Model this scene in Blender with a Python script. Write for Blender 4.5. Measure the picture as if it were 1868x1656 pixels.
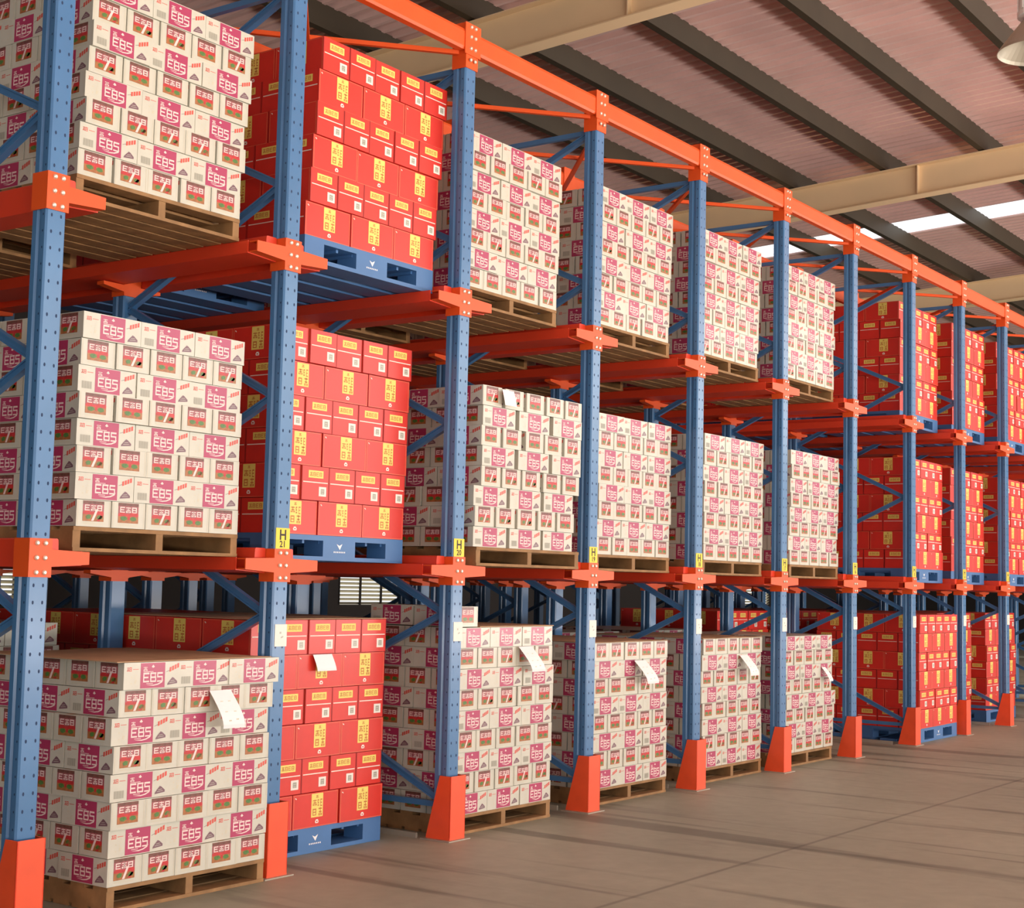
import bpy, math, random
from math import radians as rad, sin, cos, pi
from mathutils import Vector, Matrix
from mathutils.bvhtree import BVHTree

for _o in list(bpy.data.objects):
    bpy.data.objects.remove(_o)
SC = bpy.context.scene
COL = SC.collection
RND = random.Random(7)

# ------------------------------------------------------------------ camera
F_PX, YAW, PITCH, ROLL = 2745.65, 0.6208, 0.0855, 0.0226
CAMP = Vector((-4.0265, -5.3167, 1.4627))
fw = Vector((cos(PITCH) * cos(YAW), cos(PITCH) * sin(YAW), sin(PITCH)))
rt = fw.cross(Vector((0, 0, 1))).normalized()
up = rt.cross(fw)
r2 = rt * cos(ROLL) + up * sin(ROLL)
u2 = -rt * sin(ROLL) + up * cos(ROLL)
cd = bpy.data.cameras.new('camera')
cam = bpy.data.objects.new('camera', cd)
COL.objects.link(cam)
m = Matrix((r2, u2, -fw)).transposed().to_4x4()
m.translation = CAMP
cam.matrix_world = m
cd.sensor_width = 36
cd.lens = F_PX / 1868 * 36
cd.clip_end = 400
SC.camera = cam

# ------------------------------------------------------------------ light
SC.view_settings.view_transform = 'Standard'
SC.view_settings.look = 'None'
SC.view_settings.gamma = 1
SC.view_settings.use_curve_mapping = False
SC.view_settings.exposure = 0.0

W = bpy.data.worlds.new('overcast_sky')
SC.world = W
W.use_nodes = True
W.node_tree.nodes['Background'].inputs[0].default_value = (0.93, 0.96, 1.0, 1)
W.node_tree.nodes['Background'].inputs[1].default_value = 1.2


def area(name, loc, look, sx, sy, power, col):
    l = bpy.data.lights.new(name, 'AREA')
    l.shape = 'RECTANGLE'
    l.size, l.size_y = sx, sy
    l.energy = power
    l.color = col
    o = bpy.data.objects.new(name, l)
    COL.objects.link(o)
    o.location = loc
    o.rotation_euler = (Vector(look) - Vector(loc)).to_track_quat('-Z', 'Y').to_euler()
    return o


# daylight entering through the long open side of the hall, across the aisle
area('daylight_open_side', (15, -13.8, 5.7), (7, 0, 1.8), 26, 3.0, 1000, (1.0, 0.96, 0.88))
# added fill lamp aimed upward to brighten the roof underside, like yard bounce
area('roof_fill_light', (9, -12.8, 0.6), (9, -11.2, 7.0), 44, 2.0, 7000, (1.0, 0.90, 0.83))
# added fill lamp behind the camera for the near-side faces
area('gable_fill_light', (-13.8, -7, 3.6), (0, -2, 2.5), 12, 6.0, 130, (0.95, 0.93, 1.0))

# high sun behind the hall: it lights the yard outside the open side, not the aisle
sl = bpy.data.lights.new('sun', 'SUN')
sl.energy = 3.5
sl.angle = rad(2)
sl.color = (1.0, 0.95, 0.88)
so = bpy.data.objects.new('sun', sl)
COL.objects.link(so)
so.rotation_euler = Vector((-0.15, -0.50, -0.85)).to_track_quat('-Z', 'Y').to_euler()

# ------------------------------------------------------------------ materials
def mat(name, col, rough=0.6, metal=0.0, noise=0.0, nscale=8.0, coat=0.0, spec=0.5, bump=0.0):
    M = bpy.data.materials.new(name)
    M.use_nodes = True
    nt = M.node_tree
    b = nt.nodes['Principled BSDF']
    b.inputs['Base Color'].default_value = (*col, 1)
    b.inputs['Roughness'].default_value = rough
    b.inputs['Metallic'].default_value = metal
    b.inputs['Specular IOR Level'].default_value = spec
    if coat:
        b.inputs['Coat Weight'].default_value = coat
        b.inputs['Coat Roughness'].default_value = 0.16
    if noise or bump:
        tc = nt.nodes.new('ShaderNodeTexCoord')
        n = nt.nodes.new('ShaderNodeTexNoise')
        n.inputs['Scale'].default_value = nscale
        n.inputs['Detail'].default_value = 5
        nt.links.new(tc.outputs['Object'], n.inputs['Vector'])
        if noise:
            r = nt.nodes.new('ShaderNodeMapRange')
            r.inputs[1].default_value = 0.3
            r.inputs[2].default_value = 0.7
            r.inputs[3].default_value = 1 - noise
            r.inputs[4].default_value = 1 + noise * 0.5
            mx = nt.nodes.new('ShaderNodeVectorMath')
            mx.operation = 'SCALE'
            mx.inputs[0].default_value = col
            nt.links.new(n.outputs['Fac'], r.inputs[0])
            nt.links.new(r.outputs[0], mx.inputs['Scale'])
            nt.links.new(mx.outputs[0], b.inputs['Base Color'])
        if bump:
            bp = nt.nodes.new('ShaderNodeBump')
            bp.inputs['Strength'].default_value = bump
            bp.inputs['Distance'].default_value = 0.01
            nt.links.new(n.outputs['Fac'], bp.inputs['Height'])
            nt.links.new(bp.outputs[0], b.inputs['Normal'])
    return M


BLUE = mat('blue_paint', (0.060, 0.185, 0.38), 0.32, 0.0, 0.12, 3.0, 0.3)
HOLE = mat('punched_hole', (0.02, 0.045, 0.11), 0.8)
ORANGE = mat('orange_paint', (0.80, 0.100, 0.016), 0.42, 0.0, 0.08, 3.0, 0.06, 0.35)
GUARD = mat('guard_orange', (0.88, 0.090, 0.022), 0.45, 0.0, 0.10, 6.0, 0.1)
RAIL = mat('rail_orange', (0.74, 0.055, 0.018), 0.42, 0.0, 0.10, 2.0)
ZINC = mat('zinc_bolt', (0.80, 0.74, 0.60), 0.35, 0.6)
WHITE = mat('white_card', (0.62, 0.60, 0.49), 0.45, 0.0, 0.05, 14.0, 0.35)
MAGENTA = mat('magenta_ink', (0.44, 0.035, 0.11), 0.45, 0.0, 0.0, 8, 0.35)
MAGLT = mat('pink_lettering', (0.85, 0.66, 0.60), 0.5, 0, 0, 8, 0.3)
REDINK = mat('red_ink', (0.68, 0.09, 0.06), 0.5, 0, 0, 8, 0.3)
GREYINK = mat('grey_ink', (0.40, 0.38, 0.30), 0.5, 0, 0, 8, 0.3)
PALEINK = mat('pale_ink', (0.62, 0.57, 0.42), 0.5, 0, 0, 8, 0.3)
PLUM = mat('plum_ink', (0.20, 0.10, 0.12), 0.5, 0, 0, 8, 0.3)
PICDARK = mat('picture_dark', (0.20, 0.07, 0.05), 0.5, 0, 0.3, 60, 0.3)
PICPINK = mat('picture_pink', (0.40, 0.10, 0.11), 0.5, 0, 0.3, 60, 0.3)
PICRED = mat('picture_red', (0.58, 0.03, 0.03), 0.5, 0, 0.2, 60, 0.3)
PICGREEN = mat('picture_green', (0.09, 0.21, 0.04), 0.5, 0, 0.3, 60, 0.3)
PICGOLD = mat('picture_gold', (0.42, 0.15, 0.04), 0.5, 0, 0.3, 60, 0.3)
RED = mat('red_card', (0.70, 0.030, 0.016), 0.42, 0.0, 0.06, 10.0, 0.15)
REDEDGE = mat('red_card_edge_line', (0.78, 0.22, 0.10), 0.5)
REDSEAM = mat('red_card_seam', (0.34, 0.012, 0.010), 0.6)
YELLOW = mat('yellow_label', (0.86, 0.70, 0.16), 0.5)
RUST = mat('label_lettering', (0.60, 0.20, 0.04), 0.5)
STRIPE = mat('white_stripe', (0.86, 0.74, 0.62), 0.5)
SQUARE = mat('white_square', (0.84, 0.80, 0.70), 0.5)
CARD = mat('brown_card', (0.50, 0.31, 0.17), 0.8, 0, 0.15, 6.0)
CARDGREY = mat('white_card_seam', (0.45, 0.40, 0.33), 0.7)
WOOD = mat('pallet_wood', (0.33, 0.175, 0.065), 0.7, 0, 0.35, 9.0, bump=0.3)
PLASTIC = mat('blue_plastic', (0.065, 0.18, 0.40), 0.45, 0, 0.08, 5.0)
PAPER = mat('white_paper', (0.90, 0.88, 0.86), 0.6)
LABELY = mat('yellow_plate', (0.90, 0.68, 0.05), 0.5)
BLACK = mat('black_lettering', (0.03, 0.02, 0.02), 0.6)
CREAM = mat('cream_rafter', (0.88, 0.66, 0.40), 0.55, 0, 0.06, 1.0)
PURLIN = mat('purlin_olive', (0.036, 0.027, 0.014), 0.6, 0, 0.15, 2.0)
LAMP = mat('lamp_grey', (0.34, 0.30, 0.23), 0.4, 0.3)
LAMPW = mat('lamp_housing', (0.80, 0.80, 0.76), 0.4)
CLAD = mat('wall_cladding', (0.045, 0.036, 0.032), 0.8, 0, 0.1, 1.0)
SLAT = mat('louvre_slat', (0.72, 0.66, 0.50), 0.6)
STEEL = mat('floor_rail_steel', (0.42, 0.38, 0.30), 0.5, 0.4)


def roof_mat():
    M = mat('corrugated_roof', (0.95, 0.66, 0.61), 0.24, 0.30, 0.12, 1.2)
    return M


ROOF = roof_mat()


def sky_mat():
    M = bpy.data.materials.new('translucent_sheet')
    M.use_nodes = True
    nt = M.node_tree
    nt.nodes.clear()
    o = nt.nodes.new('ShaderNodeOutputMaterial')
    t = nt.nodes.new('ShaderNodeBsdfTranslucent')
    t.inputs[0].default_value = (0.95, 0.95, 0.98, 1)
    r = nt.nodes.new('ShaderNodeBsdfTransparent')
    r.inputs[0].default_value = (0.95, 0.96, 1.0, 1)
    x = nt.nodes.new('ShaderNodeMixShader')
    x.inputs[0].default_value = 0.3
    nt.links.new(t.outputs[0], x.inputs[1])
    nt.links.new(r.outputs[0], x.inputs[2])
    nt.links.new(x.outputs[0], o.inputs[0])
    return M


SKYL = sky_mat()


def floor_mat():
    M = bpy.data.materials.new('concrete_floor')
    M.use_nodes = True
    nt = M.node_tree
    N, L = nt.nodes, nt.links
    b = N['Principled BSDF']
    tc = N.new('ShaderNodeTexCoord')

    def noise(scale, vec=(1, 1, 1), det=5, rot=0.0):
        mp = N.new('ShaderNodeMapping')
        mp.inputs['Scale'].default_value = vec
        mp.inputs['Rotation'].default_value = (0, 0, rot)
        n = N.new('ShaderNodeTexNoise')
        n.inputs['Scale'].default_value = scale
        n.inputs['Detail'].default_value = det
        L.new(tc.outputs['Object'], mp.inputs['Vector'])
        L.new(mp.outputs[0], n.inputs['Vector'])
        return n.outputs['Fac']

    def ramp(src, a, c, lo, hi):
        r = N.new('ShaderNodeMapRange')
        r.inputs[1].default_value, r.inputs[2].default_value = a, c
        r.inputs[3].default_value, r.inputs[4].default_value = lo, hi
        L.new(src, r.inputs[0])
        return r.outputs[0]

    def mul(a, c):
        q = N.new('ShaderNodeMath')
        q.operation = 'MULTIPLY'
        L.new(a, q.inputs[0])
        L.new(c, q.inputs[1])
        return q.outputs[0]
    big = ramp(noise(0.5), 0.3, 0.7, 0.86, 1.12)
    fine = ramp(noise(9.0), 0.3, 0.7, 0.93, 1.06)
    # two layers of long darker streaks that run into the lanes
    streak = ramp(noise(1.0, (3.1, 0.22, 1), 6, rad(7)), 0.57, 0.64, 1.0, 0.58)
    streak2 = ramp(noise(1.3, (2.2, 0.30, 1), 6, rad(-9)), 0.62, 0.70, 1.0, 0.74)
    # saw-cut joints
    sep = N.new('ShaderNodeSeparateXYZ')
    L.new(tc.outputs['Object'], sep.inputs[0])

    def joint(axis, period, off):
        a = N.new('ShaderNodeMath'); a.operation = 'ADD'; a.inputs[1].default_value = off
        L.new(sep.outputs[axis], a.inputs[0])
        p = N.new('ShaderNodeMath'); p.operation = 'PINGPONG'; p.inputs[1].default_value = period / 2
        L.new(a.outputs[0], p.inputs[0])
        return ramp(p.outputs[0], 0.006, 0.02, 0.62, 1.0)
    f = mul(mul(mul(big, fine), mul(streak, streak2)), joint('Y', 8.0, 1.6))
    s = N.new('ShaderNodeVectorMath')
    s.operation = 'SCALE'
    s.inputs[0].default_value = (0.305, 0.318, 0.238)
    L.new(f, s.inputs['Scale'])
    L.new(s.outputs[0], b.inputs['Base Color'])
    b.inputs['Roughness'].default_value = 0.55
    return M


FLOORM = floor_mat()

# ------------------------------------------------------------------ mesh helper
class MB:
    def __init__(s):
        s.v, s.f, s.m, s.mats = [], [], [], []

    def mi(s, M):
        if M not in s.mats:
            s.mats.append(M)
        return s.mats.index(M)

    def poly(s, pts, M):
        i = len(s.v)
        s.v += [tuple(p) for p in pts]
        s.f.append(tuple(range(i, i + len(pts))))
        s.m.append(s.mi(M))

    def hexa(s, p, M):
        """p: eight corners, bottom ring 0-3 counter-clockwise, top ring 4-7"""
        i = len(s.v)
        s.v += [tuple(q) for q in p]
        k = s.mi(M)
        for f in ((3, 2, 1, 0), (4, 5, 6, 7), (0, 1, 5, 4), (1, 2, 6, 5), (2, 3, 7, 6), (3, 0, 4, 7)):
            s.f.append(tuple(i + a for a in f))
            s.m.append(k)

    def box(s, x0, x1, y0, y1, z0, z1, M):
        s.hexa([(x0, y0, z0), (x1, y0, z0), (x1, y1, z0), (x0, y1, z0),
                (x0, y0, z1), (x1, y0, z1), (x1, y1, z1), (x0, y1, z1)], M)

    def bar(s, a, b, w, h, M, ref=(0, 0, 1)):
        a, b = Vector(a), Vector(b)
        d = (b - a).normalized()
        rf = Vector(ref)
        if abs(d.dot(rf)) > 0.98:
            rf = Vector((1, 0, 0))
        x = d.cross(rf).normalized()
        y = x.cross(d).normalized()
        c = []
        for q in (a, b):
            for (i, j) in ((-1, -1), (1, -1), (1, 1), (-1, 1)):
                c.append(q + x * (i * w / 2) + y * (j * h / 2))
        i0 = len(s.v)
        s.v += [tuple(q) for q in c]
        k = s.mi(M)
        for f in ((0, 1, 2, 3), (7, 6, 5, 4), (0, 4, 5, 1), (1, 5, 6, 2), (2, 6, 7, 3), (3, 7, 4, 0)):
            s.f.append(tuple(i0 + q for q in f))
            s.m.append(k)

    def prism(s, prof, axis, a, b, M):
        """closed 2-D profile extruded along 'x','y' or 'z'"""
        def P(u, v, t):
            return {'z': (u, v, t), 'y': (u, t, v), 'x': (t, u, v)}[axis]
        i, n = len(s.v), len(prof)
        s.v += [P(u, v, a) for u, v in prof] + [P(u, v, b) for u, v in prof]
        k = s.mi(M)
        s.f.append(tuple(i + q for q in range(n)))
        s.m.append(k)
        s.f.append(tuple(i + n + q for q in reversed(range(n))))
        s.m.append(k)
        for q in range(n):
            r = (q + 1) % n
            s.f.append((i + q, i + n + q, i + n + r, i + r))
            s.m.append(k)

    def lathe(s, prof, M, seg=24, o=(0, 0, 0)):
        i, n = len(s.v), len(prof)
        for q in range(seg):
            a = 2 * pi * q / seg
            s.v += [(o[0] + r * cos(a), o[1] + r * sin(a), o[2] + z) for r, z in prof]
        k = s.mi(M)
        for q in range(seg):
            r = (q + 1) % seg
            for j in range(n - 1):
                s.f.append((i + q * n + j, i + r * n + j, i + r * n + j + 1, i + q * n + j + 1))
                s.m.append(k)

    def add(s, other, mw):
        i = len(s.v)
        s.v += [tuple(mw @ Vector(p)) for p in other.v]
        mp = [s.mi(M) for M in other.mats]
        s.f += [tuple(i + a for a in f) for f in other.f]
        s.m += [mp[k] for k in other.m]

    def mesh(s, name, fix=True):
        me = bpy.data.meshes.new(name)
        me.from_pydata(s.v, [], s.f)
        for M in s.mats:
            me.materials.append(M)
        me.polygons.foreach_set('material_index', s.m)
        if fix:
            import bmesh
            bm = bmesh.new()
            bm.from_mesh(me)
            bmesh.ops.recalc_face_normals(bm, faces=bm.faces)
            bm.to_mesh(me)
            bm.free()
        me.update()
        return me

    def build(s, name, parent=None, fix=True):
        return link(name, s.mesh(name, fix), parent)


def link(name, me, parent=None, loc=None, rz=None):
    o = bpy.data.objects.new(name, me)
    COL.objects.link(o)
    if parent:
        o.parent = parent
    if loc is not None:
        o.location = loc
    if rz is not None:
        o.rotation_euler = (0, 0, rz)
    return o


def tag(o, label, cat, group=None, kind=None):
    if label:
        o['label'] = label
    if cat:
        o['category'] = cat
    if group:
        o['group'] = group
    if kind:
        o['kind'] = kind
    return o


def thing(name, loc, label, cat, group=None, rz=0):
    o = bpy.data.objects.new(name, None)
    o.empty_display_size = 0.1
    COL.objects.link(o)
    o.location = loc
    o.rotation_euler = (0, 0, rz)
    return tag(o, label, cat, group)


def struct(name, mb, fix=True):
    o = mb.build(name, None, fix)
    o['kind'] = 'structure'
    return o


def textmesh(body, size, M):
    cu = bpy.data.curves.new('lettering', 'FONT')
    cu.body = body
    cu.size = size
    cu.align_x = 'CENTER'
    cu.align_y = 'CENTER'
    cu.offset = size * 0.02
    cu.resolution_u = 2
    o = bpy.data.objects.new('lettering', cu)
    COL.objects.link(o)
    bpy.context.view_layer.update()
    me = bpy.data.meshes.new_from_object(o.evaluated_get(bpy.context.evaluated_depsgraph_get()))
    bpy.data.objects.remove(o)
    mb = MB()
    for p in me.polygons:   # text lies in xy, turn it to face -Y
        mb.poly([(me.vertices[i].co.x, 0, me.vertices[i].co.y) for i in p.vertices], M)
    bpy.data.meshes.remove(me)
    return mb


ORD = ['first', 'second', 'third', 'fourth', 'fifth', 'sixth', 'seventh', 'eighth', 'ninth', 'tenth', 'eleventh',
       'twelfth', 'thirteenth', 'fourteenth', 'fifteenth']
LV = {0: 'ground', 1: 'middle', 2: 'upper'}

# ------------------------------------------------------------------ room
S = 1.45                       # spacing of the front posts
L1, L2, ZT = 1.5245, 3.0963, 4.519
TAN = math.tan(rad(3))


def zr(y, base):               # roof slope: rises towards the aisle
    return base - TAN * y


mb = MB()
mb.poly([(-14, -14, 0), (46, -14, 0), (46, 15, 0), (-14, 15, 0)], FLOORM)
struct('floor', mb, False)
mb = MB()
OUT = mat('yard_concrete', (0.42, 0.38, 0.30), 0.8, 0, 0.1, 0.5)
mb.poly([(-60, -60, -0.02), (90, -60, -0.02), (90, 60, -0.02), (-60, 60, -0.02)], OUT)
tag(mb.build('yard_ground', None, False), None, None, kind='structure').name = 'floor_yard'

# corrugated roof, with translucent strips across it
RB = 7.73
Y0R, Y1R = -14.0, 15.0


def roof_strip(xa, xb, M, amp=0.030, pitch=0.19):
    mb = MB()
    n = int((xb - xa) / pitch * 8)
    i0 = len(mb.v)
    k = mb.mi(M)
    for q in range(n + 1):
        x = xa + (xb - xa) * q / n
        ph = (x % pitch) / pitch
        # trapezoid ribs
        h = amp * max(-1, min(1, 2.2 * sin(2 * pi * ph)))
        sag = 0
        for y in (Y0R, Y1R):
            mb.v.append((x, y, zr(y, RB) + h + sag))
    for q in range(n):
        a = i0 + q * 2
        mb.f.append((a, a + 2, a + 3, a + 1))
        mb.m.append(k)
    return mb


SKY_X = [(19.40, 20.22), (3.05 + 29.9, 3.05 + 30.7)]
prev = -14.0
rp = MB()
for (a, b) in SKY_X:
    rp.add(roof_strip(prev, a, ROOF), Matrix())
    prev = b
rp.add(roof_strip(prev, 46, ROOF), Matrix())
rf = struct('ceiling', rp, False)
for i, (a, b) in enumerate(SKY_X):
    struct('window_%d' % (i + 1), roof_strip(a, b, SKYL))

TR = [0]


def trim(mb, fix=True):
    TR[0] += 1
    return struct('trim_%d' % TR[0], mb, fix)


# purlins (run along the rack) : C sections under the sheet
py = 3.85 + 1.38 * 7
while py > -13.6:
    z = zr(py, RB) - 0.02
    mb = MB()
    mb.prism([(py, z), (py + 0.09, z), (py + 0.09, z - 0.012), (py + 0.012, z - 0.012), (py + 0.012, z - 0.248),
              (py + 0.09, z - 0.248), (py + 0.09, z - 0.26), (py, z - 0.26)], 'x', -13.9, 45.9, PURLIN)
    trim(mb)
    py -= 1.38
# rafters (run across): I sections with stiffener plates
for X in (0.35, 8.05, 15.75, 23.45, 31.15, 38.85):
    mb = MB()

    def slab(xa, xb, za, zb, ya=-13.9, yb=14.9):
        mb.hexa([(xa, ya, zr(ya, za)), (xb, ya, zr(ya, za)), (xb, yb, zr(yb, za)), (xa, yb, zr(yb, za)),
                 (xa, ya, zr(ya, zb)), (xb, ya, zr(ya, zb)), (xb, yb, zr(yb, zb)), (xa, yb, zr(yb, zb))], CREAM)
    slab(X - 0.10, X + 0.10, 7.00, 7.012)
    slab(X - 0.10, X + 0.10, 7.425, 7.438)
    slab(X - 0.005, X + 0.005, 7.012, 7.425)
    for y in (-8, -4, 2.02, 6, 10):
        slab(X - 0.075, X + 0.075, 7.012, 7.425, y, y + 0.012)
    trim(mb)

# walls
mb = MB()
WIN = [(8.3, 10.22), (17.45, 19.3), (26.75, 27.5), (28.7, 29.4), (33.5, 36.0)]
WY, WZ0, WZ1 = 14.0, 0.98, 2.1
x = -14
for a, b in WIN:
    mb.box(x, a, WY, WY + 0.12, 0, 6.6, CLAD)
    mb.box(a, b, WY, WY + 0.12, 0, WZ0, CLAD)
    mb.box(a, b, WY, WY + 0.12, WZ1, 6.6, CLAD)
    x = b
mb.box(x, 46, WY, WY + 0.12, 0, 6.6, CLAD)
struct('wall_back', mb)
for i, (a, b) in enumerate(WIN):
    mb = MB()
    z = WZ0
    while z < WZ1:
        mb.bar((a, WY + 0.05, z + 0.03), (b, WY + 0.05, z + 0.03), 0.075, 0.006, SLAT, (0, 0.8, 1))
        z += 0.075
    for t in (a, (2 * a + b) / 3, (a + 2 * b) / 3, b):
        mb.box(t - 0.02, t + 0.02, WY + 0.0, WY + 0.03, WZ0, WZ1, CLAD)
    struct('window_%d' % (i + 3), mb)
mb = MB()
mb.box(45.9, 46, -14, 15, 0, 8.4, CLAD)
struct('wall_right', mb)
mb = MB()
mb.box(-14, -13.95, -1, 15, 0, 7.9, CLAD)
mb.box(-14, -13.95, -14, -1, 6.6, 8.4, CLAD)
struct('wall_left', mb)
mb = MB()
mb.box(-14, 46, -14.1, -14, 6.6, 8.4, CLAD)
struct('wall_front', mb)

# ------------------------------------------------------------------ rack parts
def post_mb(holes=True):
    mb = MB()
    w = 0.052
    prof = [(-w + .008, 0), (w - .008, 0), (w, .008), (w, .036), (w - .010, .044), (w - .010, .056), (w, .064),
            (w, .092), (w - .02, .092), (w - .02, .084), (-w + .02, .084), (-w + .02, .092), (-w, .092), (-w, .064),
            (-w + .010, .056), (-w + .010, .044), (-w, .036), (-w, .008)]
    mb.prism(prof, 'z', 0.0, ZT, BLUE)
    if holes:
        z = 0.40
        while z < ZT - 0.03:
            for x in (-0.024, 0.024):
                c = [(x + 0.0052 * cos(a), -0.0006, z + 0.0085 * sin(a)) for a in [2 * pi * q / 8 for q in range(8)]]
                mb.poly(c, HOLE)
            for sx in (-1, 1):
                for yy in (.020,):
                    c = [(sx * (w + 0.0006), yy + 0.004 * cos(a), z + 0.006 * sin(a)) for a in
                         [2 * pi * q / 6 for q in range(6)]]
                    mb.poly(c, HOLE)
            z += 0.072
    return mb


POST = post_mb().mesh('post')
POST_PLAIN = post_mb(False).mesh('post_plain')


def bracket_mb(sides=(-1, 1)):
    mb = MB()
    # sleeve round the post
    mb.prism([(-.058, -.006), (.058, -.006), (.058, .098), (.052, .098), (.052, 0.0), (-.052, 0.0), (-.052, .098),
              (-.058, .098)], 'z', -0.082, 0.082, ORANGE)
    for s in sides:        # tapering cantilever arm: front plate, top and bottom flange
        xs = [s * .058, s * .255]
        za = (0.036, 0.030)
        zb = (-0.036, -0.024)

        def q(y0, y1, t0, t1, b0, b1):
            p = [(xs[0], y0, b0), (xs[1], y0, b1), (xs[1], y1, b1), (xs[0], y1, b0),
                 (xs[0], y0, t0), (xs[1], y0, t1), (xs[1], y1, t1), (xs[0], y1, t0)]
            mb.hexa(p, ORANGE)
        q(-.006, 0.0, za[0], za[1], zb[0], zb[1])
        q(0.0, .05, za[0], za[1], za[0] - .005, za[1] - .005)
        q(0.0, .05, zb[0] + .005, zb[1] + .005, zb[0], zb[1])
    return mb


BRACKET = bracket_mb().mesh('arm_bracket')
BRACKET_END = bracket_mb((1,)).mesh('arm_bracket_end')


def bracket_inner_mb():
    mb = MB()
    mb.prism([(-.058, -.006), (.058, -.006), (.058, .098), (.052, .098), (.052, 0.0), (-.052, 0.0), (-.052, .098),
              (-.058, .098)], 'z', -0.100, 0.030, ORANGE)
    for s in (-1, 1):
        a, b = s * .058, s * .200
        mb.hexa([(a, -.006, -.080), (b, -.006, -.060), (b, .05, -.060), (a, .05, -.080),
                 (a, -.006, -.042), (b, -.006, -.042), (b, .05, -.042), (a, .05, -.042)], ORANGE)
    return mb


BRACKET_IN = bracket_inner_mb().mesh('arm_bracket_inner')
mb = MB()
mb.lathe([(0.0, -.010), (.006, -.010), (.010, -.007), (.012, -.001), (.012, 0)], ZINC, 8)
_b = MB()
_b.add(mb, Matrix.Rotation(rad(-90), 4, 'X'))
for i, v in enumerate(_b.v):
    _b.v[i] = (v[0], -abs(v[1]), v[2])
BOLT = _b.mesh('bolt')


def top_mb():
    mb = MB()
    mb.prism([(-.058, -.006), (.058, -.006), (.058, .098), (.052, .098), (.052, 0.0), (-.052, 0.0), (-.052, .098),
              (-.058, .098)], 'z', -0.02, 0.255, ORANGE)
    mb.box(-.075, .075, -.012, -.006, .06, .25, ORANGE)
    mb.box(-.056, .056, 0, .096, .246, .255, ORANGE)
    return mb


TOPC = top_mb().mesh('top_connector')

# upright frame in local coordinates: front post at y=0, back post at y=1.22
FD = 1.22
NODES = [(0, .22), (1, .75), (0, 1.28), (1, 1.84), (0, 2.38), (1, 2.93), (0, 3.47), (1, 3.99), (0, 4.49)]


def brace_me(a, b):
    mb = MB()
    pa = Vector((0, 0.085 if a[0] == 0 else FD + 0.01, a[1]))
    pb = Vector((0, 0.085 if b[0] == 0 else FD + 0.01, b[1]))
    mb.bar(pa, pb, 0.030, 0.034, BLUE, (1, 0, 0))
    d = (pb - pa).normalized()
    n = Vector((1, 0, 0)).cross(d)
    # open lips of the C section
    for s in (-1, 1):
        mb.bar(pa + n * s * .015 - Vector((.019, 0, 0)), pb + n * s * .015 - Vector((.019, 0, 0)), 0.008, 0.010, BLUE, (1, 0, 0))
    return mb.mesh('brace')


BR = [brace_me(NODES[i], NODES[i + 1]) for i in range(len(NODES) - 1)]
mb = MB()
for z in (0.0,):
    mb.bar((0, .085, z), (0, FD + .01, z), 0.032, 0.034, BLUE, (1, 0, 0))
STRUT = mb.mesh('strut')


def plate_text(lines):
    mb = MB()
    for body, size, z in lines:
        mb.add(textmesh(body, size, BLACK), Matrix.Translation((0, -0.0024, z)))
    return mb


HT = textmesh('H', 0.072, BLACK)


def location_label(parent, c):
    mb = MB()
    mb.box(-.049, .049, -.0022, -.0008, L1 + .083, L1 + .187, LABELY)
    mb.add(HT, Matrix.Translation((0, -.0030, L1 + .150)))
    mb.add(textmesh('%d' % (21 - (c - 1)), 0.045, BLACK), Matrix.Translation((0, -.0030, L1 + .105)))
    o = mb.build('location_label', parent, False)
    o['label'] = 'yellow plate with a black letter H'
    mb = MB()
    x0 = -.045 if c > 0 else -.05
    mb.box(x0 + .012, .052, -.0022, -.0008, 1.122, 1.232, SQUARE)
    mb.poly([(.0, -.003, 1.195), (.012, -.003, 1.195), (.012, -.003, 1.185), (.0, -.003, 1.185)], GREYINK)
    mb.poly([(.010, -.003, 1.17), (.026, -.003, 1.175), (.026, -.003, 1.167), (.010, -.003, 1.162)], GREYINK)
    o = mb.build('paper_label', parent, False)
    o['label'] = 'small white paper label'


def frame(c, d):
    X, Y = c * S, (0, 2.56, 5.12)[d]
    if d == 0:
        lab = 'blue upright rack frame on the aisle, %s post from the left' % ORD[c] if c >= 0 else \
            'blue upright rack frame just left of the picture edge'
        gr = 'aisle-side upright frames'
    else:
        lab = 'blue upright rack frame deep in the rack, %s line from the left, %s row back' % (ORD[c + 1], ORD[d])
        gr = 'inner upright frames'
    t = thing('upright_frame', (X, Y, 0), lab, 'rack frame', gr)
    for k in (0, 1):
        o = link('post', POST if (d == 0 and k == 0) else POST_PLAIN, t, (0, k * FD, 0))
        if d == 0 and k == 0 and 1 <= c <= 9:
            location_label(o, c)
        for z in (L1, L2):
            b = link('arm_bracket', (BRACKET if c else BRACKET_END) if (d == 0 and k == 0) else BRACKET_IN, t, (0, k * FD, z))
            b['label'] = 'orange bolted cross bracket'
            if d == 0 and k == 0:
                for bx in (-.021, .021):
                    for bz in (-.062, 0, .062):
                        link('bolt', BOLT, b, (bx, -.006, bz))
        o = link('top_connector', TOPC, t, (0, k * FD, ZT))
        if d == 0 and k == 0:
            for bx in (-.021, .021):
                for bz in (0.03, .10, .17, .23):
                    link('bolt', BOLT, o, (bx, -.012, bz))
    for me in BR:
        link('brace', me, t)
    for z in (.19, 4.505):
        link('strut', STRUT, t, (0, 0, z))
    # orange guide rail's steel foot on the floor beside the frame
    return t


CMIN, CMAX = 0, 12
for c in range(CMIN, CMAX + 1):
    for d in (0, 1, 2):
        frame(c, d)

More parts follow.
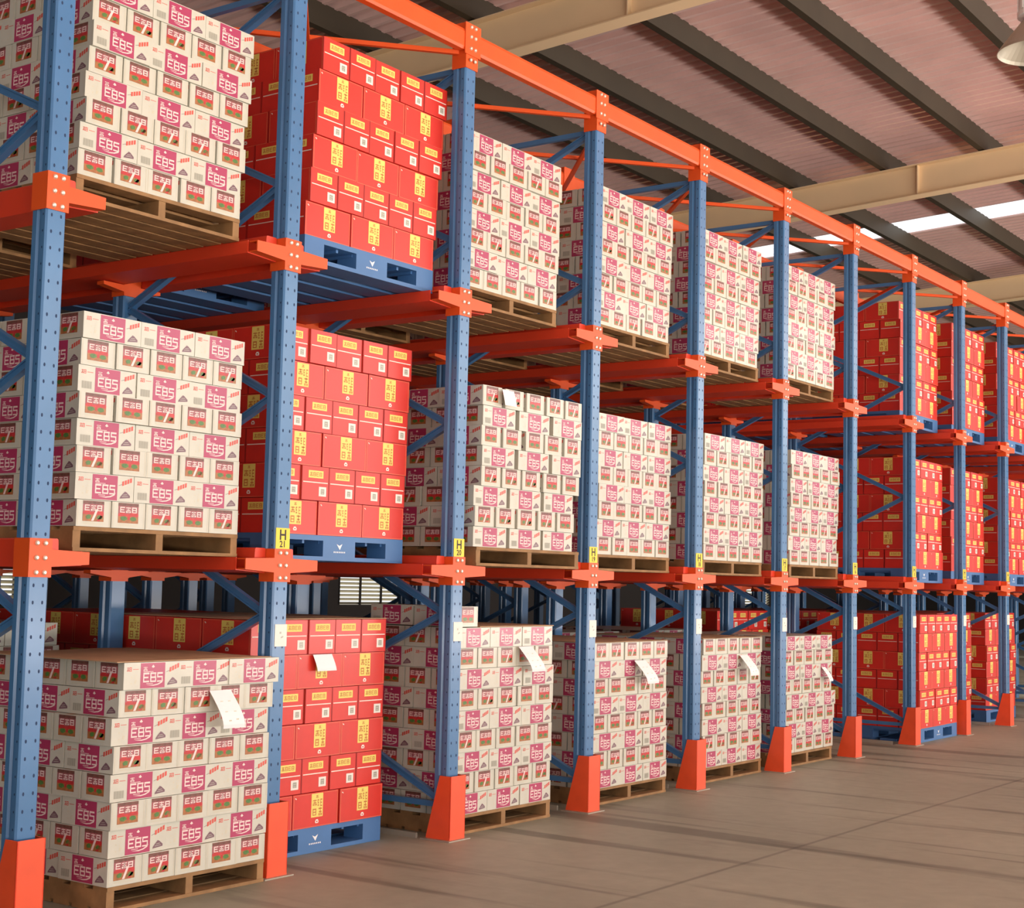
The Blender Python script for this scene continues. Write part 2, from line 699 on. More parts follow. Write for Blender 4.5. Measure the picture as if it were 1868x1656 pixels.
# support rails : tray section on the arms, running into the rack
# rails rest in the arms: thin tray whose floor lies on top of the arm flange line
def rail_mesh(s):
    mb = MB()
    p = [(.062, -.040), (.262, -.028), (.262, .034), (.257, .034), (.257, -.022), (.140, -.030), (.134, .080),
         (.128, .085), (.068, .085), (.062, .080)]
    mb.prism([(s * a, b) for a, b in p], 'y', 0.054, 6.45, RAIL)
    return mb.mesh('support_rail')


RM = {s: rail_mesh(s) for s in (-1, 1)}
for c in range(CMIN, CMAX + 1):
    for s in ((-1, 1) if c else (1,)):
        for lv, z in ((1, L1), (2, L2)):
            o = link('support_rail', RM[s], None, (c * S, 0, z))
            nm = ('%s aisle post' % ORD[c]) if c >= 0 else 'post left of the picture'
            tag(o, 'orange steel pallet rail, %s level, %s of the %s' % (LV[lv], 'left' if s < 0 else 'right', nm),
                'pallet rail', 'pallet rails')

# top beams between the posts
bm_ = MB()
bm_.prism([(0.0, -.062), (.045, -.062), (.045, -.050), (.012, -.050), (.012, .050), (.045, .050), (.045, .062),
           (0.0, .062), (-.006, .045), (-.006, -.045)], 'x', .062, S - .062, ORANGE)
BEAM = bm_.mesh('tie_beam')
for c in range(CMIN, CMAX):
    for k, y in enumerate((0.0, FD, 2.56)):
        o = link('tie_beam', BEAM, None, (c * S, y, ZT + .145))
        if c >= 0:
            w = 'between the %s and %s posts' % (ORD[c], ORD[c + 1])
        else:
            w = 'left of the first post'
        tag(o, 'orange top beam %s, %s' % (w, ('along the aisle', 'one frame back', 'two frames back')[k]),
            'beam', 'orange top beams')
# plan bracing under the top beams
for c in range(CMIN, CMAX):
    w = 'between the %s and %s posts' % (ORD[c], ORD[c + 1]) if c >= 0 else 'left of the first post'
    for k in (0, 1):
        mb = MB()
        a, b = (0.06, S - .06) if k else (S - .06, 0.06)
        mb.bar((a, .03, 0), (b, FD + .0, 0), 0.028, 0.026, ORANGE)
        o = mb.build('plan_brace')
        o.location = (c * S, 0.02, ZT + .075 - .028 * k)
        tag(o, 'thin orange overhead brace %s, leaning %s into the rack' % (w, 'right' if k else 'left'), 'brace',
            'overhead braces')

# post guards at the aisle
def guard_mb():
    mb = MB()
    t = .005
    zt = .355
    # front plate and two slanting side plates, one bent sheet
    mb.box(-.070, .070, -.036, -.036 + t, 0.012, zt, GUARD)
    for s in (-1, 1):
        x0, x1 = sorted((s * .070, s * (.070 - t)))
        mb.hexa([(x0, -.036, .012), (x1, -.036, .012), (x1, .135, .012), (x0, .135, .012),
                 (x0, -.036, zt), (x1, -.036, zt), (x1, .045, zt), (x0, .045, zt)], GUARD)
    mb.hexa([(-.07, -.036, 0), (.07, -.036, 0), (.07, .135, 0), (-.07, .135, 0),
             (-.07, -.036, .012), (.07, -.036, .012), (.07, .135, .012), (-.07, .135, .012)], GUARD)
    return mb


GM = guard_mb().mesh('guard')
mb = MB()
mb.box(-.10, .10, -.06, .15, .0, .006, STEEL)
BASE = mb.mesh('base_plate')
for c in range(CMIN, CMAX + 1):
    w = '%s aisle post from the left' % ORD[c] if c >= 0 else 'post left of the picture'
    t = thing('post_guard', (c * S, 0, 0.0), 'orange sloping steel guard at the foot of the %s' % w, 'post guard',
              'orange post guards')
    link('guard_shell', GM, t, (0, -.004, 0.0062))
    o = link('base_plate', BASE, t)
    o['label'] = 'pale steel floor plate'
# guide rails on the floor between lanes
gm = MB()
gm.prism([(-.10, 0), (-.085, 0), (-.085, .025), (-.09, .03), (-.10, .03)], 'y', .18, 6.3, STEEL)
GR = gm.mesh('floor_guide_rail')
for c in range(CMIN, CMAX + 1):
    o = link('floor_guide_rail', GR, None, (c * S, 0, 0))
    w = '%s aisle post' % ORD[c] if c >= 0 else 'post left of the picture'
    tag(o, 'pale steel guide rail on the floor, running back from the %s' % w, 'guide rail', 'floor guide rails')

# ------------------------------------------------------------------ cartons
def face_add(mb, face, L, Wd, H, uv, M, lift=0.0006):
    """uv points in 0..1 on a face seen from outside, u to the right"""
    pts = []
    for u, v in uv:
        z = v * H
        if face == 'f':
            pts.append((-L / 2 + u * L, -Wd / 2 - lift, z))
        elif face == 'b':
            pts.append((L / 2 - u * L, Wd / 2 + lift, z))
        elif face == 'l':
            pts.append((-L / 2 - lift, Wd / 2 - u * Wd, z))
        elif face == 'r':
            pts.append((L / 2 + lift, -Wd / 2 + u * Wd, z))
    mb.poly(pts, M)


def R_(mb, face, dims, x0, y0, x1, y1, M, lift=0.0006):
    face_add(mb, face, *dims, [(x0, y0), (x1, y0), (x1, y1), (x0, y1)], M, lift)


def Pg(mb, face, dims, pts, M, lift=0.0006):
    face_add(mb, face, *dims, pts, M, lift)


def block_glyph(mb, face, dims, x0, y0, x1, y1, kind, M, lift):
    """one blocky printed character made of strokes in a cell"""
    w, h = x1 - x0, y1 - y0

    def r(a, b, c, d):
        R_(mb, face, dims, x0 + a * w, y0 + b * h, x0 + c * w, y0 + d * h, M, lift)
    if kind == 0:
        r(0, 0, .18, 1); r(.18, .82, 1, 1); r(.18, .42, .85, .58); r(.18, 0, 1, .16)
    elif kind == 1:
        r(.41, 0, .59, 1); r(0, .82, 1, 1); r(.1, .42, .9, .58); r(0, 0, 1, .16); r(0, .58, .16, .82)
    elif kind == 2:
        r(0, .82, 1, 1); r(0, .45, .18, .82); r(.18, .45, 1, .60); r(.82, .12, 1, .45); r(0, 0, .9, .14)
    elif kind == 5:
        r(0, 0, .2, 1); r(.2, .84, 1, 1); r(.2, .42, 1, .58); r(.2, 0, 1, .16); r(.82, .16, 1, .42); r(.78, .58, .92, .84)
    elif kind == 3:
        r(0, .78, 1, .94); r(.42, 0, .58, 1); r(.1, .4, .9, .55); r(0, 0, .3, .3); r(.7, 0, 1, .3)
    elif kind == 4:
        r(0, 0, .2, 1); r(.8, 0, 1, 1); r(.2, .8, .8, 1); r(.2, .4, .8, .56); r(.2, 0, .8, .14)


def white_carton():
    L, Wd, H = .329, .191, .1185
    dims = (L, Wd, H)
    mb = MB()
    mb.box(-L / 2, L / 2, -Wd / 2, Wd / 2, 0, H, WHITE)
    # tape seam on top, edge lines
    mb.poly([(-L / 2, -.02, H + .0005), (L / 2, -.02, H + .0005), (L / 2, .02, H + .0005), (-L / 2, .02, H + .0005)], CARD)
    def mu(u):      # panel coordinates -> face coordinates
        return .285 + (u - .33) / .37 * .43

    for fc in 'fb':
        # magenta panel over the middle
        R_(mb, fc, dims, mu(.33), .03, mu(.70), .97, MAGENTA)
        lf = .0012
        Pg(mb, fc, dims, [(mu(a), b) for a, b in [(.49, .82), (.515, .90), (.54, .82), (.515, .78)]], MAGLT, lf)
        block_glyph(mb, fc, dims, mu(.37), .68, mu(.43), .83, 3, MAGLT, lf)
        R_(mb, fc, dims, mu(.37), .635, mu(.52), .655, MAGLT, lf)
        block_glyph(mb, fc, dims, mu(.37), .25, mu(.46), .61, 0, MAGLT, lf)
        block_glyph(mb, fc, dims, mu(.475), .25, mu(.565), .61, 5, MAGLT, lf)
        block_glyph(mb, fc, dims, mu(.58), .25, mu(.665), .61, 2, MAGLT, lf)
        Pg(mb, fc, dims, [(mu(a), b) for a, b in [(.42, .15), (.53, .11), (.60, .14), (.66, .22), (.675, .33), (.65, .26),
                                                  (.59, .18), (.53, .15)]], MAGLT, lf)
        R_(mb, fc, dims, mu(.42), .19, mu(.52), .21, MAGLT, lf)
        # left field: red mark with a line, then bar block or faint marks
        for a in (0, 1):
            block_glyph(mb, fc, dims, .05 + a * .042, .68, .088 + a * .042, .83, 3 + a, REDINK, .0006)
        R_(mb, fc, dims, .15, .74, .25, .76, REDINK)
        if fc == 'f':
            for a in range(11):
                R_(mb, fc, dims, .065 + a * .0155, .12, .065 + a * .0155 + (.010 if a % 3 else .013), .40, GREYINK)
        else:
            for (a, b_, s_) in ((.12, .44, .020), (.18, .40, .016), (.12, .20, .020), (.21, .30, .018), (.20, .50, .016)):
                R_(mb, fc, dims, a, b_, a + s_, b_ + s_ * 2.6, PALEINK)
            Pg(mb, fc, dims, [(.18, .22), (.215, .22), (.205, .36), (.19, .36)], PALEINK)
        # right field: slanting red lettering with a thin tail, dark stepped emblem
        Pg(mb, fc, dims, [(.735, .60), (.80, .655), (.80, .675), (.735, .615)], PLUM)
        for a in range(4):
            x0 = .795 + a * .045
            y0 = .60 + a * .045
            Pg(mb, fc, dims, [(x0, y0), (x0 + .034, y0 + .03), (x0 + .034, y0 + .20), (x0, y0 + .17)], REDINK)
        Pg(mb, fc, dims, [(.76, .11), (.94, .16), (.94, .24), (.88, .37), (.85, .40), (.80, .27), (.77, .18)], PLUM)
        Pg(mb, fc, dims, [(.80, .185), (.91, .21), (.90, .222), (.80, .20)], WHITE, lf)
        Pg(mb, fc, dims, [(.82, .255), (.89, .275), (.885, .288), (.82, .268)], WHITE, lf)
    for fc in 'lr':
        x0, x1 = .18, .79
        R_(mb, fc, dims, x0, .20, x1, .97, PICPINK)
        lf = .0012
        R_(mb, fc, dims, x0, .85, x1, .97, PICDARK, lf)
        for a in range(3):
            block_glyph(mb, fc, dims, x0 + .05 + a * .18, .60, x0 + .05 + a * .18 + .145, .82, (0, 3, 4)[a], MAGLT, lf)
        R_(mb, fc, dims, x0, .46, x1, .56, PICRED, lf)
        R_(mb, fc, dims, x0 + .05, .56, x0 + .20, .60, PICRED, lf)
        R_(mb, fc, dims, x0 + .36, .56, x1 - .02, .60, PICRED, lf)
        R_(mb, fc, dims, x0, .20, x1, .46, PICGOLD, lf)
        l2 = .0018
        if fc == 'l':
            Pg(mb, fc, dims, [(.24, .40), (.30, .46), (.40, .46), (.46, .36), (.36, .28), (.27, .32)], PICGREEN, l2)
            Pg(mb, fc, dims, [(.53, .38), (.60, .46), (.70, .44), (.74, .34), (.64, .28), (.56, .31)], PICGREEN, l2)
            Pg(mb, fc, dims, [(.46, .44), (.53, .48), (.53, .34), (.47, .32)], PICRED, l2)
        else:
            Pg(mb, fc, dims, [(.26, .38), (.34, .46), (.42, .42), (.40, .30), (.30, .28)], PICGREEN, l2)
            Pg(mb, fc, dims, [(.58, .36), (.66, .44), (.75, .42), (.74, .30), (.62, .28)], PICGREEN, l2)
            Pg(mb, fc, dims, [(.42, .22), (.49, .22), (.62, .66), (.55, .66)], MAGLT, .0024)
            Pg(mb, fc, dims, [(.58, .22), (.66, .22), (.76, .40), (.76, .56)], PICRED, l2)
        R_(mb, fc, dims, x0 + .02, .10, x1 - .02, .125, PALEINK)
        R_(mb, fc, dims, x0 + .02, .145, x0 + .35, .165, PALEINK)
        # turned edge of the tray: a faint line by each corner
        R_(mb, fc, dims, .03, .02, .045, .98, PALEINK)
        R_(mb, fc, dims, .955, .02, .97, .98, PALEINK)
    return mb


def red_carton():
    L, Wd, H = .357, .213, .1815
    dims = (L, Wd, H)
    mb = MB()
    mb.box(-L / 2, L / 2, -Wd / 2, Wd / 2, 0, H, RED)
    mb.poly([(-L / 2, -.02, H + .0005), (L / 2, -.02, H + .0005), (L / 2, .02, H + .0005), (-L / 2, .02, H + .0005)], CARD)
    for fc in 'fb':
        R_(mb, fc, dims, .40, .28, .655, .97, YELLOW)
        lf = .0012
        block_glyph(mb, fc, dims, .50, .84, .55, .92, 3, RUST, lf)
        block_glyph(mb, fc, dims, .43, .62, .515, .79, 3, RUST, lf)
        block_glyph(mb, fc, dims, .535, .60, .565, .79, 1, RUST, lf)
        block_glyph(mb, fc, dims, .595, .58, .635, .80, 0, RUST, lf)
        block_glyph(mb, fc, dims, .43, .33, .51, .53, 4, RUST, lf)
        block_glyph(mb, fc, dims, .56, .31, .635, .55, 3, RUST, lf)
        # small emblem under the label
        Pg(mb, fc, dims, [(.50, .10), (.56, .10), (.57, .15), (.55, .21), (.51, .21), (.49, .15)], SQUARE)
        R_(mb, fc, dims, .515, .13, .545, .165, RED, lf)
        # fold lines
        for (a, b_, c_, d_) in ((.02, .015, .98, .027), (.02, .967, .38, .978), (.68, .967, .98, .978),
                                (.018, .02, .026, .98), (.974, .02, .982, .98)):
            R_(mb, fc, dims, a, b_, c_, d_, REDEDGE)
        Pg(mb, fc, dims, [(.04, .90), (.07, .86), (.08, .88), (.055, .92)], STRIPE)
    for fc in 'lr':
        R_(mb, fc, dims, .24, .66, .78, .88, YELLOW)
        for a in range(4):
            block_glyph(mb, fc, dims, .29 + a * .115, .71, .38 + a * .115, .83, (3, 4, 0, 4)[a], RUST, .0012)
        R_(mb, fc, dims, .05, .515, .95, .545, STRIPE)
        if fc == 'l':
            R_(mb, fc, dims, .63, .13, .90, .41, SQUARE)
            block_glyph(mb, fc, dims, .70, .19, .83, .35, 4, GREYINK, .0012)
            block_glyph(mb, fc, dims, .73, .22, .80, .32, 3, GREYINK, .0014)
        R_(mb, fc, dims, .0, .0, .02, 1, REDSEAM)
        R_(mb, fc, dims, .98, .0, 1, 1, REDSEAM)
    return mb


WMB, RMB = white_carton(), red_carton()
WME, RME = WMB.mesh('white_carton'), RMB.mesh('red_carton')
SPEC = {'w': dict(l=1 / 3, w=.2, h=.1205, nl=3, ne=5), 'r': dict(l=.36, w=.216, h=.1845, nl=3, ne=5)}

CARTONS = []          # dict(kind, mw, stack, row, pos, where)
STACKS = []


def stack(kind, lv, lane, dep, X0, Y0, z0, rows, top, wscale=1.0, lean=0.0, shifts=None, sheet=False, full_top=False):
    sp = SPEC[kind]
    n = sp['nl'] * sp['l']
    wx = n * wscale
    sid = len(STACKS)
    STACKS.append(dict(kind=kind, lv=lv, lane=lane, dep=dep, X0=X0, Y0=Y0, z0=z0, rows=rows, w=wx, d=n, sheet=sheet))
    for r in range(rows):                       # r = 0 bottom
        fromtop = rows - 1 - r
        long_row = (top == 'L') == (fromtop % 2 == 0)
        z = z0 + r * sp['h']
        dx = lean * (r / max(1, rows - 1)) + RND.uniform(-.006, .006)
        if shifts and r in shifts:
            dx += shifts[r]
        dy = RND.uniform(-.008, .008)
        if long_row:
            nx, ny, px_, py_ = sp['nl'], sp['ne'], sp['l'] * wscale, sp['w']
        else:
            nx, ny, px_, py_ = sp['ne'], sp['nl'], sp['w'] * wscale, sp['l']
        for ix in range(nx):
            for iy in range(ny):
                edge = ix == 0 or iy == 0 or ix == nx - 1
                if not edge and not (r == rows - 1 and full_top):
                    continue
                if dep > 0 and not (ix == 0 or iy == 0) and not (r == rows - 1 and full_top):
                    continue
                jy = RND.uniform(-.005, .005) if iy == 0 else 0
                jx = (RND.uniform(-.004, .004) if kind == 'w' and not long_row else 0) + RND.uniform(-.003, .003) * (wscale > 1.02)
                if kind == 'w':
                    rz = RND.choice((0, pi)) if long_row else RND.choice((pi / 2, -pi / 2))
                    if iy > 0 and ix == 0 and not long_row:
                        rz = RND.choice((pi / 2, -pi / 2))
                else:
                    rz = pi if long_row else pi / 2
                mw = Matrix.Translation((X0 + (ix + .5) * px_ + dx + jx, Y0 + (iy + .5) * py_ + dy + jy, z)) @ \
                    Matrix.Rotation(rz + RND.uniform(-.004, .004), 4, 'Z')
                CARTONS.append(dict(kind=kind, mw=mw, s=sid, row=fromtop, ix=ix, iy=iy, nx=nx, long=long_row, rows=rows))
    return sid


PW, PB = .11, .135
Z1, Z2 = L1 + .036, L2 + .036


def pallet_name(lv, lane, dep):
    if lane < 0:
        w = 'left of the first post'
    else:
        w = 'between the %s and %s posts' % (ORD[lane], ORD[lane + 1])
    return '%s-level %s stack %s' % (LV[lv], ('front', 'second-deep')[dep], w)


def wood_pallet(w, d, h=PW):
    parts = []
    mb = MB()
    n = 7
    bw = .095
    for i in range(n):
        y = i * (d - bw) / (n - 1)
        mb.box(0, w, y, y + bw, h - .018, h, WOOD)
    parts.append(('deck_boards', mb))
    mb = MB()
    for i in range(8):
        y = i * (d - .105) / 7
        mb.box(0, w, y, y + .105, 0, .016, WOOD)
    parts.append(('bottom_boards', mb))
    for i in range(3):
        x = i * (w - .042) / 2
        mb = MB()
        mb.box(x + .0, x + .042, .004, d - .004, .016, h - .018, WOOD)
        parts.append(('stringer', mb))
    return [(a, b.mesh(a)) for a, b in parts]


def plastic_pallet(w, d, h=PB):
    parts = []
    mb = MB()
    mb.box(0, w, 0, d, h - .028, h, PLASTIC)
    for i in range(9):
        x = .03 + i * (w - .06) / 8
        mb.box(x - .008, x + .008, .03, d - .03, h - .045, h - .028, PLASTIC)
    parts.append(('deck', mb))
    mb = MB()
    for i in range(5):
        y = i * (d - .17) / 4
        mb.box(0, w, y, y + .17, 0, .022, PLASTIC)
    parts.append(('base', mb))
    for i, (xa, xb) in enumerate(((0, .15), (w / 2 - .13, w / 2 + .13), (w - .15, w))):
        for (ya, yb) in ((0, .14), (d / 2 - .07, d / 2 + .07), (d - .14, d)):
            mb = MB()
            mb.hexa([(xa, ya, .022), (xb, ya, .022), (xb, yb, .022), (xa, yb, .022),
                     (xa, ya, h - .028), (xb, ya, h - .028), (xb, yb, h - .028), (xa, yb, h - .028)], PLASTIC)
            if i == 1 and ya == 0:
                xm = (xa + xb) / 2
                mb.poly([(xm - .022, -.0008, .092), (xm, -.0008, .083), (xm + .024, -.0008, .094), (xm + .004, -.0008, .060)], PAPER)
                for q in range(7):
                    mb.poly([(xm - .045 + q * .014, -.0008, .044), (xm - .037 + q * .014, -.0008, .044),
                             (xm - .037 + q * .014, -.0008, .052), (xm - .045 + q * .014, -.0008, .052)], PAPER)
            parts.append(('foot_block', mb))
    return [(a, b.mesh(a)) for a, b in parts]


PAL = {}


def place_pallet(kind, lv, lane, dep, X0, Y0, z, w):
    d = 1.0 if kind == 'w' else 1.08
    key = (kind, round(w, 2))
    if key not in PAL:
        PAL[key] = wood_pallet(w, d) if kind == 'w' else plastic_pallet(w, d)
    nm = 'wooden_pallet' if kind == 'w' else 'plastic_pallet'
    t = thing(nm, (X0, Y0, z), ('brown wooden pallet' if kind == 'w' else 'blue plastic pallet') + ' under the ' +
              pallet_name(lv, lane, dep), 'pallet', 'wooden pallets' if kind == 'w' else 'blue plastic pallets')
    for a, me in PAL[key]:
        link(a, me, t)


def load(kind, lv, lane, X0, Y0, rows, top, dep=0, **k):
    zb = {0: 0.001, 1: Z1, 2: Z2}[lv]
    ph = PW if kind == 'w' else PB
    ws = k.get('wscale', 1.0)
    w = (1.0 if kind == 'w' else 1.08) * ws
    place_pallet(kind, lv, lane, dep, X0, Y0, zb, w)
    return stack(kind, lv, lane, dep, X0, Y0, zb + ph + .001, rows, top, **k)


# front loads, nearest first
load('w', 0, 0, .385, -.065, 8, 'L', wscale=.95, full_top=True, sheet=True, shifts={7: .04, 6: .03})
load('w', 1, 0, .262, .12, 8, 'L', wscale=.995)
load('w', 2, 0, .19, .12, 8, 'L', lean=.06)
load('r', 0, 1, 1.535, .29, 6, 'E', full_top=True, sheet=True)
load('r', 1, 1, 1.60, .24, 6, 'E', lean=.03)
load('r', 2, 1, 1.66, .12, 6, 'E', lean=.10)
load('w', 0, 2, 2.985, .055, 9, 'L', full_top=True, sheet=True)
load('w', 1, 2, 3.045, -.02, 8, 'E', wscale=1.10, lean=.03, shifts={0: -.05, 1: -.055, 2: -.05})
load('w', 2, 2, 3.04, .12, 8, 'L', lean=.04)
load('w', 0, 3, 4.53, .10, 8, 'E', full_top=True, sheet=True)
load('w', 1, 3, 4.59, .13, 8, 'L', lean=.02)
load('w', 2, 3, 4.33 + .22, .13, 8, 'L', lean=.03)
load('w', 0, 4, 6.10, .12, 8, 'E', full_top=True, sheet=True)
load('w', 1, 4, 6.06, .11, 8, 'L', lean=.03)
load('w', 2, 4, 5.99, .12, 8, 'L', lean=.04)
load('w', 0, 5, 7.44, .10, 8, 'L', full_top=True, shifts={0: .05, 1: .05, 2: .055, 3: .07})
load('w', 1, 5, 7.56, .10, 8, 'L', lean=.02)
load('w', 2, 5, 7.49, .12, 8, 'L', lean=.04)
load('r', 0, 7, 10.36, .03, 6, 'E', full_top=True, lean=.03)
load('r', 1, 7, 10.34, .17, 6, 'E')
load('r', 2, 7, 10.34, .22, 6, 'E')
load('r', 0, 8, 11.79, .36, 6, 'E', full_top=True)
load('r', 1, 8, 11.79, .21, 6, 'E')
load('r', 2, 8, 11.79, .20, 6, 'E')
load('r', 0, 9, 13.24, .31, 6, 'E', full_top=True)
load('r', 1, 9, 13.24, .16, 6, 'E')
load('r', 2, 9, 13.24, .17, 6, 'E')
load('r', 1, 10, 14.69, .18, 6, 'E')
load('r', 2, 10, 14.69, .18, 6, 'E')
# second pallets deep in the lanes
for lane, kind in ((0, 'w'), (1, 'r'), (2, 'w'), (3, 'w'), (4, 'w'), (5, 'w'), (6, 'r'), (7, 'r'), (8, 'r')):
    for lv in (0, 1, 2):
        if lane == 6 and lv != 0:
            continue
        rows = 8 if kind == 'w' else 6
        w = 1.0 if kind == 'w' else 1.08
        load(kind, lv, lane, lane * S + (S - w) / 2, 1.42 if kind == 'w' else 1.46, rows + (1 if (lane, lv) == (0, 0) else 0),
             'L' if kind == 'w' else 'E', dep=1, full_top=(lv == 0))
# one more carton left standing on the ground stack right of the third post
_sp = STACKS[6]
_z = .001 + PW + .001 + 9 * .1205
EXTRA = []
for q, (dy) in enumerate((.10,)):
    EXTRA.append(dict(kind='w', mw=Matrix.Translation((2.985 + .10, .055 + .17, _z + .004)) @ Matrix.Rotation(pi / 2, 4, 'Z'),
                      s=6, row=-1, ix=0, iy=0, nx=1, long=False, rows=9))
    EXTRA.append(dict(kind='w', mw=Matrix.Translation((2.985 + .10, .055 + .17 + .34, _z + .004)) @ Matrix.Rotation(-pi / 2, 4, 'Z'),
                      s=6, row=-2, ix=0, iy=1, nx=1, long=False, rows=9))
CARTONS += EXTRA

# visibility of every carton from the camera: the 300 largest of each kind stay individual
bv, bf, owner = [], [], []
for i, c in enumerate(CARTONS):
    L, Wd, H = (.331, .197, .1185) if c['kind'] == 'w' else (.357, .213, .1815)
    o = len(bv)
    for (a, b, z) in ((-1, -1, 0), (1, -1, 0), (1, 1, 0), (-1, 1, 0), (-1, -1, 1), (1, -1, 1), (1, 1, 1), (-1, 1, 1)):
        bv.append(c['mw'] @ Vector((a * L / 2, b * Wd / 2, z * H)))
    for f in ((3, 2, 1, 0), (4, 5, 6, 7), (0, 1, 5, 4), (1, 2, 6, 5), (2, 3, 7, 6), (3, 0, 4, 7)):
        bf.append(tuple(o + a for a in f))
        owner.append(i)
for c in range(CMIN, CMAX + 1):      # the front posts hide cartons too
    o = len(bv)
    x, w = c * S, .052
    for z in (0, ZT):
        for (a, b) in ((x - w, 0), (x + w, 0), (x + w, .09), (x - w, .09)):
            bv.append(Vector((a, b, z)))
    for f in ((0, 1, 5, 4), (1, 2, 6, 5), (2, 3, 7, 6), (3, 0, 4, 7)):
        bf.append(tuple(o + a for a in f))
        owner.append(-1)
TREE = BVHTree.FromPolygons(bv, bf)
nf = 6
for i, c in enumerate(CARTONS):
    sc = 0.0
    for k in range(nf):
        vs = [bv[q] for q in bf[i * nf + k]]
        ctr = sum(vs, Vector()) / 4
        nrm = (vs[1] - vs[0]).cross(vs[2] - vs[0])
        d = CAMP - ctr
        ar = nrm.dot(d)
        if ar <= 0:
            continue
        hit = 0
        for (s, t) in ((.5, .5), (.15, .15), (.85, .15), (.85, .85), (.15, .85)):
            p = (vs[0] * (1 - s) + vs[1] * s) * (1 - t) + (vs[3] * (1 - s) + vs[2] * s) * t
            q = p - CAMP
            dist = q.length
            zc = q.dot(fw)
            if zc <= 0:
                continue
            if abs(F_PX * q.dot(r2) / zc) > 934 or abs(F_PX * q.dot(u2) / zc) > 828:
                continue
            h = TREE.ray_cast(CAMP, q / dist, dist - .002)
            if h[0] is None:
                hit += 1
        sc += ar / d.length ** 3 * hit / 5
    c['score'] = sc


def carton_label(c):
    st = STACKS[c['s']]
    lane = st['lane']
    col = 'white' if c['kind'] == 'w' else 'red'
    if c['row'] < 0:
        return 'white carton alone on top of ground stack after third post' + \
               (', the rear one' if c['row'] == -2 else ', the front one')
    row = ORD[c['row']]
    place = '%s %sstack after %s post' % (LV[st['lv']], 'rear ' if st['dep'] else '', ORD[lane])
    if c['iy'] == 0:
        return '%s %s carton, %s from left, row %s down, %s' % (
            col, ('magenta-panel' if c['kind'] == 'w' else 'long') if c['long'] else
            ('picture-end' if c['kind'] == 'w' else 'square-marked'), ORD[c['ix']], row, place)
    if c['ix'] == 0:
        return '%s carton on near side, %s deep, row %s down, %s' % (col, ORD[c['iy']], row, place)
    return '%s carton, column %s, %s deep, row %s down, %s' % (col, ORD[c['ix']], ORD[c['iy']], row, place)


for kind, nm, me, src in (('w', 'white_carton', WME, WMB), ('r', 'red_carton', RME, RMB)):
    lst = [c for c in CARTONS if c['kind'] == kind]
    lst.sort(key=lambda c: -c['score'])
    one, rest = lst[:300], lst[300:]
    for c in one:
        o = link(nm, me)
        o.matrix_world = c['mw']
        tag(o, carton_label(c), 'carton', ('white' if kind == 'w' else 'red') + ' cartons stacked on pallets')
    big = MB()
    for c in rest:
        big.add(src, c['mw'])
    o = big.build(nm, None, False)
    tag(o, ('white and magenta' if kind == 'w' else 'red and yellow') +
        ' cartons filling the farther and deeper rack stacks', 'cartons', kind='stuff')

# cardboard sheets on the ground stacks
for i, st in enumerate(STACKS):
    if st['sheet']:
        h = SPEC[st['kind']]['h']
        z = st['z0'] + st['rows'] * h
        mb = MB()
        n = 8
        top = []
        for a in range(n + 1):
            for b in range(n + 1):
                top.append((st['w'] * a / n - st['w'] / 2, st['d'] * b / n - st['d'] / 2,
                            .004 + .004 * sin(a * 1.3 + i) * sin(b * 1.1 + i)))
        k = mb.mi(CARD)
        mb.v = top + [(x, y, 0.0) for x, y, _z2 in top]
        for a in range(n):
            for b in range(n):
                q = a * (n + 1) + b
                mb.f.append((q, q + n + 1, q + n + 2, q + 1)); mb.m.append(k)
        N2 = (n + 1) ** 2
        ring = [a * (n + 1) for a in range(n + 1)] + [n * (n + 1) + b for b in range(1, n + 1)] + \
               [a * (n + 1) + n for a in range(n - 1, -1, -1)] + [b for b in range(n - 1, 0, -1)]
        for a in range(len(ring)):
            p, q = ring[a], ring[(a + 1) % len(ring)]
            mb.f.append((p, q, q + N2, p + N2)); mb.m.append(k)
        if i == 6:    # two cartons stand on this one: leave their corner free
            mb = MB()
            mb.box(-st['w'] / 2 + .215, st['w'] / 2, -st['d'] / 2, st['d'] / 2, 0, .006, CARD)
        o = mb.build('cardboard_sheet')
        o.location = (st['X0'] + st['w'] / 2, st['Y0'] + st['d'] / 2, z)
        tag(o, 'brown cardboard sheet lying on the %s stack right of the %s post' % (LV[st['lv']], ORD[st['lane']]),
            'cardboard sheet', 'cardboard sheets on ground stacks')


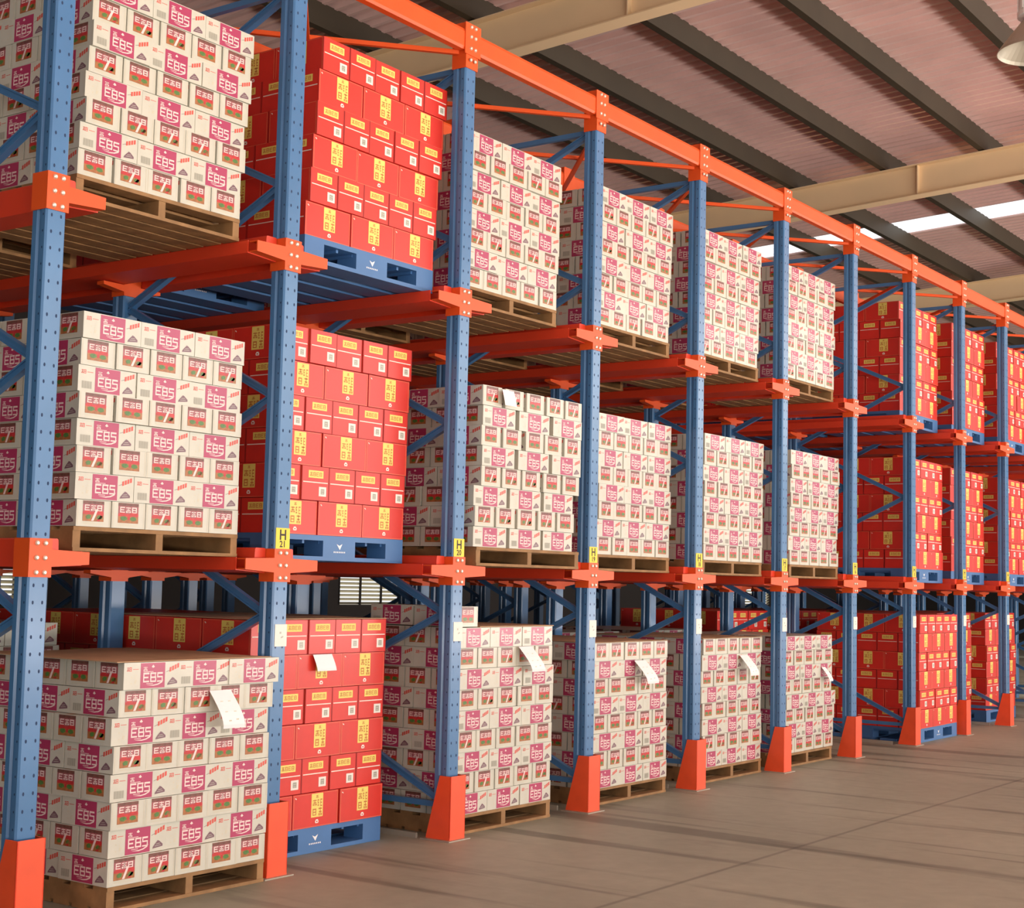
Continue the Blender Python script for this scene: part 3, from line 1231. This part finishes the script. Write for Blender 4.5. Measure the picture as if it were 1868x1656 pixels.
# paper tags tucked between the cartons, hanging forward
def paper(name, lab, x, y, z, w, h, curl, marks=True, skew=0.0):
    mb = MB()
    n = 8
    k = mb.mi(PAPER)
    for i in range(n + 1):
        t = i / n
        yy = -curl * sin(t * 1.9)
        zz = -h * (t * .92 + .06 * sin(t * 3))
        mb.v += [(-w / 2 + skew * t, yy, zz), (w / 2 + skew * t * 1.1, yy, zz)]
    for i in range(n):
        mb.f.append((2 * i, 2 * i + 1, 2 * i + 3, 2 * i + 2)); mb.m.append(k)
    if marks:
        for (a, t) in ((.3, .25), (.65, .25), (.3, .5), (.7, .5), (.35, .75), (.7, .72)):
            yy = -curl * sin(t * 1.9) - .0012
            zz = -h * (t * .92 + .06 * sin(t * 3))
            xx = -w / 2 + a * w + skew * t
            mb.poly([(xx - .008, yy, zz - .003), (xx + .008, yy, zz - .003), (xx + .008, yy, zz + .003), (xx - .008, yy, zz + .003)],
                    PALEINK)
    o = mb.build(name, None, False)
    sol = o.modifiers.new('thickness', 'SOLIDIFY')
    sol.thickness = .0006
    o.location = (x, y, z)
    tag(o, lab, 'paper sheet', 'paper sheets on the ground stacks')
    return o


paper('paper_sheet', 'white paper sheet hanging from the ground stack right of the first post', .99, -.078, .932, .135, .185, .075, True, .03)
paper('paper_sheet', 'white paper sheet on the red ground stack right of the second post', 2.075, .278, 1.055, .15, .095, .02, False, .02)
paper('paper_sheet', 'white paper sheet hanging from the ground stack right of the third post', 3.66, .048, 1.075, .14, .165, .07, True, .06)
paper('paper_sheet', 'white paper sheet hanging from the ground stack right of the fourth post', 5.13, .094, .945, .15, .17, .08, True, .06)
paper('paper_sheet', 'white paper sheet hanging from the ground stack right of the fifth post', 6.76, .114, .94, .14, .17, .08, True, .05)
paper('paper_sheet', 'white paper sheet hanging from the ground stack right of the sixth post', 8.24, .094, .80, .075, .13, .05, True, .06)
paper('paper_sheet', 'torn white paper on top row of the middle stack right of the third post', 3.29, -.045, 2.62, .12, .10, .01, False, .02)

# ------------------------------------------------------------------ high bay lamp over the aisle
lp = thing('high_bay_lamp', (6.02, -2.42, 5.10), 'grey high bay lamp hanging from the roof at the upper right', 'lamp')
mb = MB()
mb.lathe([(.075, .25), (.11, .22), (.19, .12), (.265, .02), (.275, 0), (.270, 0), (.258, .02), (.18, .115), (.10, .21), (.06, .235)],
         LAMP, 40)
mb.build('reflector', lp)
mb = MB()
mb.lathe([(0, .48), (.11, .48), (.13, .46), (.13, .29), (.14, .28), (.14, .25), (.0, .25)], LAMPW, 24)
for q in range(10):
    a = 2 * pi * q / 10
    mb.bar((.135 * cos(a), .135 * sin(a), .29), (.135 * cos(a), .135 * sin(a), .45), .02, .008, LAMPW, (cos(a), sin(a), 0))
mb.build('ballast_housing', lp)
mb = MB()
mb.bar((0, 0, .46), (0, 0, zr(-2.40, RB) - .22 - 5.02), .02, .02, LAMP)
mb.build('suspension_rod', lp)
mb = MB()
mb.lathe([(0, .20), (.03, .20), (.05, .12), (.03, .06), (0, .05)], SQUARE, 16)
mb.build('bulb', lp)
